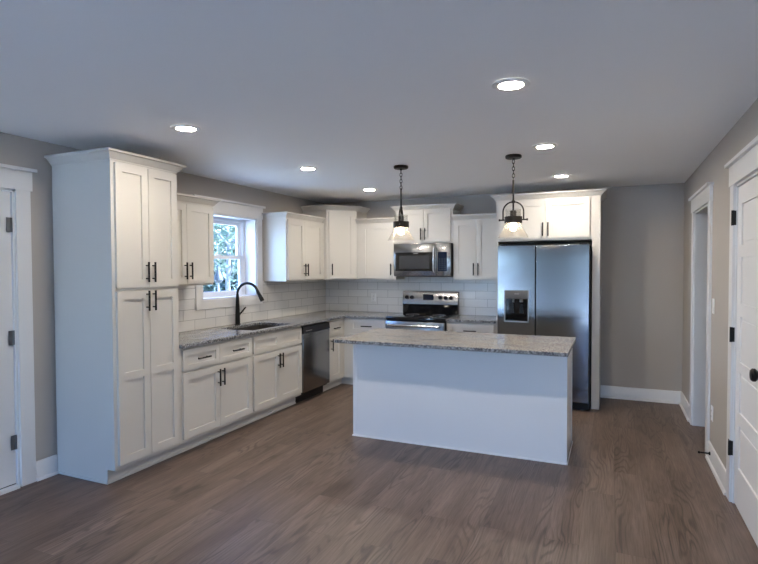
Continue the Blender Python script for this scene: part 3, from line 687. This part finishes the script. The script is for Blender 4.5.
for dx, r_, zz in ((.17, .012, 1.14), (.255, .018, 1.145)): MB().tube([(dx, FY+.03, 1.178), (dx, FY+.03, zz)], r_, 10).build('dispenser_spout', GREYPL, fz)
rd = MB().blocks([sp+.006, wd], [.095, 1.766], lambda i, j: .066, 0, lambda u, d, v: (u, -.719-d, v)).build('refrigerator_door', FRIDGE, t)
bv = rd.modifiers.new('edge', 'BEVEL'); bv.width = .003; bv.segments = 2; bv.limit_method = 'ANGLE'
for a, b_ in ((.02, .10), (wd-.10, wd-.02)): MB().box(a, -.76, 1.7665, b_, -.66, 1.784).build('hinge_cover', BLKPL, t)

# ------------------------------------------------------------------ lamps
def downlight(x, y, label):
    t = thing('recessed_light', label, 'ceiling light', (x, y, H), 0, None)
    MB().lathe([(.060, -.002), (.092, -.002), (.095, -.005), (.090, -.009), (.066, -.012), (.060, -.009)], n=40, closed=True).build('trim_ring', WHITEPL, t)
    MB().lathe([(.0005, -.003), (.0605, -.003), (.0605, -.0085), (.0005, -.0085)], n=40).build('lens', LENS, t)
for x, y, lb in ((1.22, -4.02, 'lit recessed ceiling light nearest the tall pantry cabinet'),
                 (1.21, -2.47, 'lit recessed ceiling light out from the kitchen window'),
                 (1.17, -1.02, 'lit recessed ceiling light nearest the diagonal corner cabinet'),
                 (3.32, -3.99, 'lit recessed ceiling light nearest the viewer, largest in view'),
                 (3.32, -2.50, 'lit recessed ceiling light just beside the pendant nearer the refrigerator'),
                 (3.32, -1.06, 'lit recessed ceiling light nearest the refrigerator cabinet')):
    downlight(x, y, lb)
def pendant(x, y, rot, label):
    t = thing('pendant_light', label, 'pendant light', (x, y, H), rot, None)
    MB().lathe([(.001, -.001), (.063, -.001), (.066, -.006), (.066, -.020), (.060, -.026), (.001, -.027)], n=32).tube([(0, 0, -.026), (0, 0, -.040)], .010, 12).build('canopy', BRONZE, t)
    ch = MB(); z = -.034
    for k in range(6):                                                # oval links, alternately turned
        r_, hgt = .010, .036; pts = []
        for q in range(16):
            an = 2*PI*q/16; a_ = r_*math.cos(an); b_ = z-hgt/2+(hgt/2)*math.sin(an)
            pts.append((a_, 0, b_) if k % 2 == 0 else (0, a_, b_))
        ch.ring(pts, .0028, 6); z -= hgt-.007
    ch.build('chain', BRONZE, t)
    zc = -.506                                                        # top of the metal cap
    MB().tube([(0, 0, z+.004), (0, 0, zc+.05)], .0072, 12).lathe([(.001, -.372), (.012, -.372), (.014, -.383), (.012, -.394), (.001, -.394)], n=16).build('stem', BRONZE, t)
    arch = [(-.083, 0, -.535), (-.083, 0, -.465)] + [(.083*math.cos(q), 0, -.465+.082*math.sin(q)) for q in [PI-PI*k/18 for k in range(1, 18)]] + [(.083, 0, -.465), (.083, 0, -.535)]
    MB().tube(arch, .0062, 10).build('bail', BRONZE, t)
    for sx in (-1, 1): MB().tube([(sx*.060, 0, -.532), (sx*.112, 0, -.532)], .0065, 10).tube([(sx*.106, 0, -.532), (sx*.118, 0, -.532)], .0095, 10).build('pivot_rod', BRONZE, t)
    MB().lathe([(.001, zc), (.026, zc), (.026, zc+.046), (.020, zc+.052), (.001, zc+.053)], n=20).build('socket', BRONZE, t)
    MB().lathe([(.062, zc-.053), (.072, zc-.053), (.072, zc), (.001, zc), (.001, zc-.004), (.062, zc-.004)], n=36, closed=False).build('cap', BRONZE, t)
    MB().lathe([(.058, zc+.001), (.061, zc+.001), (.061, zc+.06), (.058, zc+.06)], n=36, closed=True).build('glass_neck', CLEAR, t)
    MB().lathe([(.0575, zc-.046), (.060, zc-.046), (.066, zc-.075), (.124, zc-.172), (.1215, zc-.172), (.0635, zc-.075)], n=48, closed=True).build('glass_shade', SHADE, t)
    MB().lathe([(.001, zc-.018), (.013, zc-.02), (.014, zc-.045), (.026, zc-.072), (.030, zc-.088), (.026, zc-.106), (.014, zc-.117), (.001, zc-.119)], n=24).build('bulb', GLOW, t)
pendant(2.030, -2.205, math.radians(100), 'bronze pendant light with glass cone shade hanging in front of the microwave')
pendant(3.042, -2.245, math.radians(4), 'bronze pendant light with glass cone shade hanging in front of the refrigerator')

# ------------------------------------------------------------------ small wall items
def plate(name, label, loc, rot, w_, h_, kind):
    t = thing(name, label, 'outlet' if kind == 'outlet' else 'light switch', loc, rot)
    MB().bbox(-w_/2, -.006, -h_/2, w_/2, -.0005, h_/2, .002).build('cover_plate', WHITEPL, t)
    if kind == 'outlet':
        for q in (-.021, .021):
            r_ = MB().bbox(-.016, -.009, q-.014, .016, -.0055, q+.014, .003).build('receptacle', WHITEPL, t)
            MB().box(-.008, -.0095, q-.006, -.005, -.0088, q+.006).box(.005, -.0095, q-.006, .008, -.0088, q+.006).build('slot', GASKET, r_)
    else:
        MB().prism([(-.006, -.034), (-.011, -.034), (-.006, .034)], -.016, .016, 'x').build('rocker', WHITEPL, t)
    return t
plate('light_switch', 'white light switch on the wall between the cased opening and the panel door', (W, -1.93, 1.22), -R90, .075, .118, 'switch')
plate('wall_outlet', 'white outlet low on the wall below the light switch', (W, -1.935, .385), -R90, .072, .116, 'outlet')
plate('wall_outlet', 'white outlet on the tile between the range and the corner', (.766, -.0085, 1.115), 0, .072, .116, 'outlet')
plate('wall_outlet', 'white outlet on the tile beside the refrigerator cabinet', (2.515, -.0085, 1.235), 0, .072, .116, 'outlet')
ds = thing('door_stop', 'black spring door stop on the baseboard beside the cased opening', 'door stop', (W-.015, -1.955, .075))
MB().lathe([(.001, 0), (.015, 0), (.013, -.008), (.006, -.012), (.0055, -.068), (.009, -.070), (.009, -.082), (.001, -.083)], (0, 0, 0), 'x', n=14).build('spring', BLACK, ds)

# ------------------------------------------------------------------ outside
def bounce_gravel_mat():
    M = mat('pale_bounce_gravel', (.10, .16, .05), .9); t, N, L, b = nodes(M)
    tc = N('ShaderNodeTexCoord'); n = N('ShaderNodeTexNoise', i_Scale=3.0, i_Detail=6.0); L(tc.outputs['Object'], n.inputs['Vector'])
    r = N('ShaderNodeValToRGB'); ramp(r, [(.3, (.25, .26, .24)), (.6, (.38, .38, .36)), (.75, (.47, .46, .44))]); L(n.outputs['Fac'], r.inputs[0]); L(r.outputs[0], b.inputs['Base Color'])  # pale gravel greys, kept bright to bounce sunlight into the kitchen
    return M
BOUNCE = mat('pale_bounce_concrete', (.55, .54, .52), .8)
struct(MB().box(-6, -18, -.449, 11, YN-.16, -.42), 'bounce_slab', BOUNCE)  # unseen pale slab, added to bounce sunlight through the rear glazing onto the ceiling
gm = MB().box(-60, -60, -.55, -.21, 50, -.45).box(-.21, -60, -.55, 60, YN-.15, -.45)
struct(gm, 'ground', bounce_gravel_mat(), origin=(0, 0, -.5))
BARK = mat('grey_bark', (.10, .10, .10), .9)
LEAF = mat('green_leaves', (.035, .062, .036), .6)
def leaves(n, rx, rz, zc, sd):
    rnd = random.Random(sd); mb = MB()
    for _ in range(n):
        u, v_, r_ = rnd.random()*2*PI, rnd.uniform(-1, 1), rnd.random()**.4
        s_ = math.sqrt(1-v_*v_); p = Vector((rx*r_*s_*math.cos(u), rx*r_*s_*math.sin(u), zc+rz*r_*v_))
        a = Vector((rnd.uniform(-1, 1), rnd.uniform(-1, 1), rnd.uniform(-.6, .6))).normalized(); b2 = a.cross(Vector((rnd.uniform(-1, 1), rnd.uniform(-1, 1), 1))).normalized()
        s = rnd.uniform(.07, .15)
        mb.add([p-a*s, p+b2*s*.5, p+a*s, p-b2*s*.5], [(0, 1, 2, 3)])
    return mb
def tree(sd, hgt, r):
    t = thing('tree', 'leafy tree in the yard outside the kitchen window', 'tree', (0, 0, -.46), 0, 'trees in the yard outside the kitchen window')
    rnd = random.Random(sd); tk = MB(); pts = [(rnd.uniform(-.06, .06), rnd.uniform(-.06, .06), hgt*k/6) for k in range(7)]
    tk.tube(pts, [r*(1-.11*k) for k in range(7)], 10)
    for k in range(7):
        q = Vector(pts[2+k % 4]); a = rnd.random()*2*PI; l = hgt*.22
        tk.tube([q, q+Vector((math.cos(a)*l*.6, math.sin(a)*l*.6, l*.5)), q+Vector((math.cos(a)*l, math.sin(a)*l, l*1.1))], [r*.4, r*.25, r*.1], 6)
    tk.build('trunk', BARK, t, origin=(0, 0, 0))
    leaves(1300, hgt*.30, hgt*.36, hgt*.66, sd).build('crown', LEAF, t, origin=(0, 0, 0), smooth=False)
    return t
protos = [tree(1, 6.0, .085), tree(2, 6.6, .10)]
spots = [(-4.4, 3.2), (-9.0, 6.3), (-4.4, -1.5), (-9.0, 10.9), (-4.4, 7.8), (-9.0, 15.5), (-9.0, 1.5), (-13.6, 9.0), (-13.6, 13.6), (-13.6, 18.2)]
for k, (x, y) in enumerate(spots):
    src = protos[k % 2]
    if k < 2: o = src
    else:
        o = src.copy(); COL.objects.link(o)
        for c in src.children: d = c.copy(); COL.objects.link(d); d.parent = o
    o.location = (x, y, -.46); o.rotation_euler = (0, 0, k*1.7); s_ = .84+.03*(k*7 % 5); o.scale = (s_, s_, s_)

HEDGE = mat('pale_evergreen_leaves', (.045, .072, .06), .6)
def evergreen():
    t = thing('evergreen_tree', 'bushy evergreen in the dense row behind the leafy trees outside', 'tree', (0, 0, -.46), 0, 'evergreens in the row behind the leafy trees')
    rnd = random.Random(33); mb = MB()
    for _ in range(2600):
        z = .15+6.6*rnd.random()**1.25; rr_ = (1.0*(1-z/7.4)+.10)*rnd.random()**.5; q = rnd.random()*2*PI
        p = Vector((rr_*math.cos(q), rr_*math.sin(q), z)); a = Vector((rnd.uniform(-1, 1), rnd.uniform(-1, 1), rnd.uniform(-.8, .3))).normalized()
        b2 = a.cross(Vector((rnd.uniform(-1, 1), rnd.uniform(-1, 1), 1))).normalized(); s_ = rnd.uniform(.12, .26)
        mb.add([p-a*s_, p+b2*s_*.55, p+a*s_, p-b2*s_*.55], [(0, 1, 2, 3)])
    mb.build('foliage', HEDGE, t, origin=(0, 0, 0), smooth=False)
    MB().tube([(0, 0, 0), (.02, .01, 3), (0, 0, 6.4)], [.13, .08, .02], 8).build('trunk', BARK, t, origin=(0, 0, 0))
    return t
sp_ = evergreen(); ch_ = list(sp_.children)
for k in range(24):
    o = sp_
    if k:
        o = sp_.copy(); COL.objects.link(o)
        for c in ch_: d = c.copy(); COL.objects.link(d); d.parent = o
    o.location = (-17.6 - (k % 3)*3.0, 11.0 + (k//3)*2.95 + (k % 3)*2.0, -.46); o.rotation_euler = (0, 0, k*1.1); q = 1.0+.04*(k*5 % 4); o.scale = (q, q, q)
t = thing('hanging_feeder', 'dark teardrop-shaped object on a thin pole seen through the kitchen window', 'feeder', (-3.2, 1.467, -.45))
MB().tube([(0, 0, 0), (0, 0, 1.69)], .010, 8).build('pole', mat('pale_metal_pole', (.12, .12, .12), .5), t)
MB().lathe([(.001, 1.69), (.05, 1.70), (.088, 1.75), (.085, 1.80), (.05, 1.88), (.018, 1.95), (.008, 2.02), (.001, 2.03)], n=20).build('feeder_body', mat('dark_blue_grey_feeder', (.006, .008, .011), .6), t)
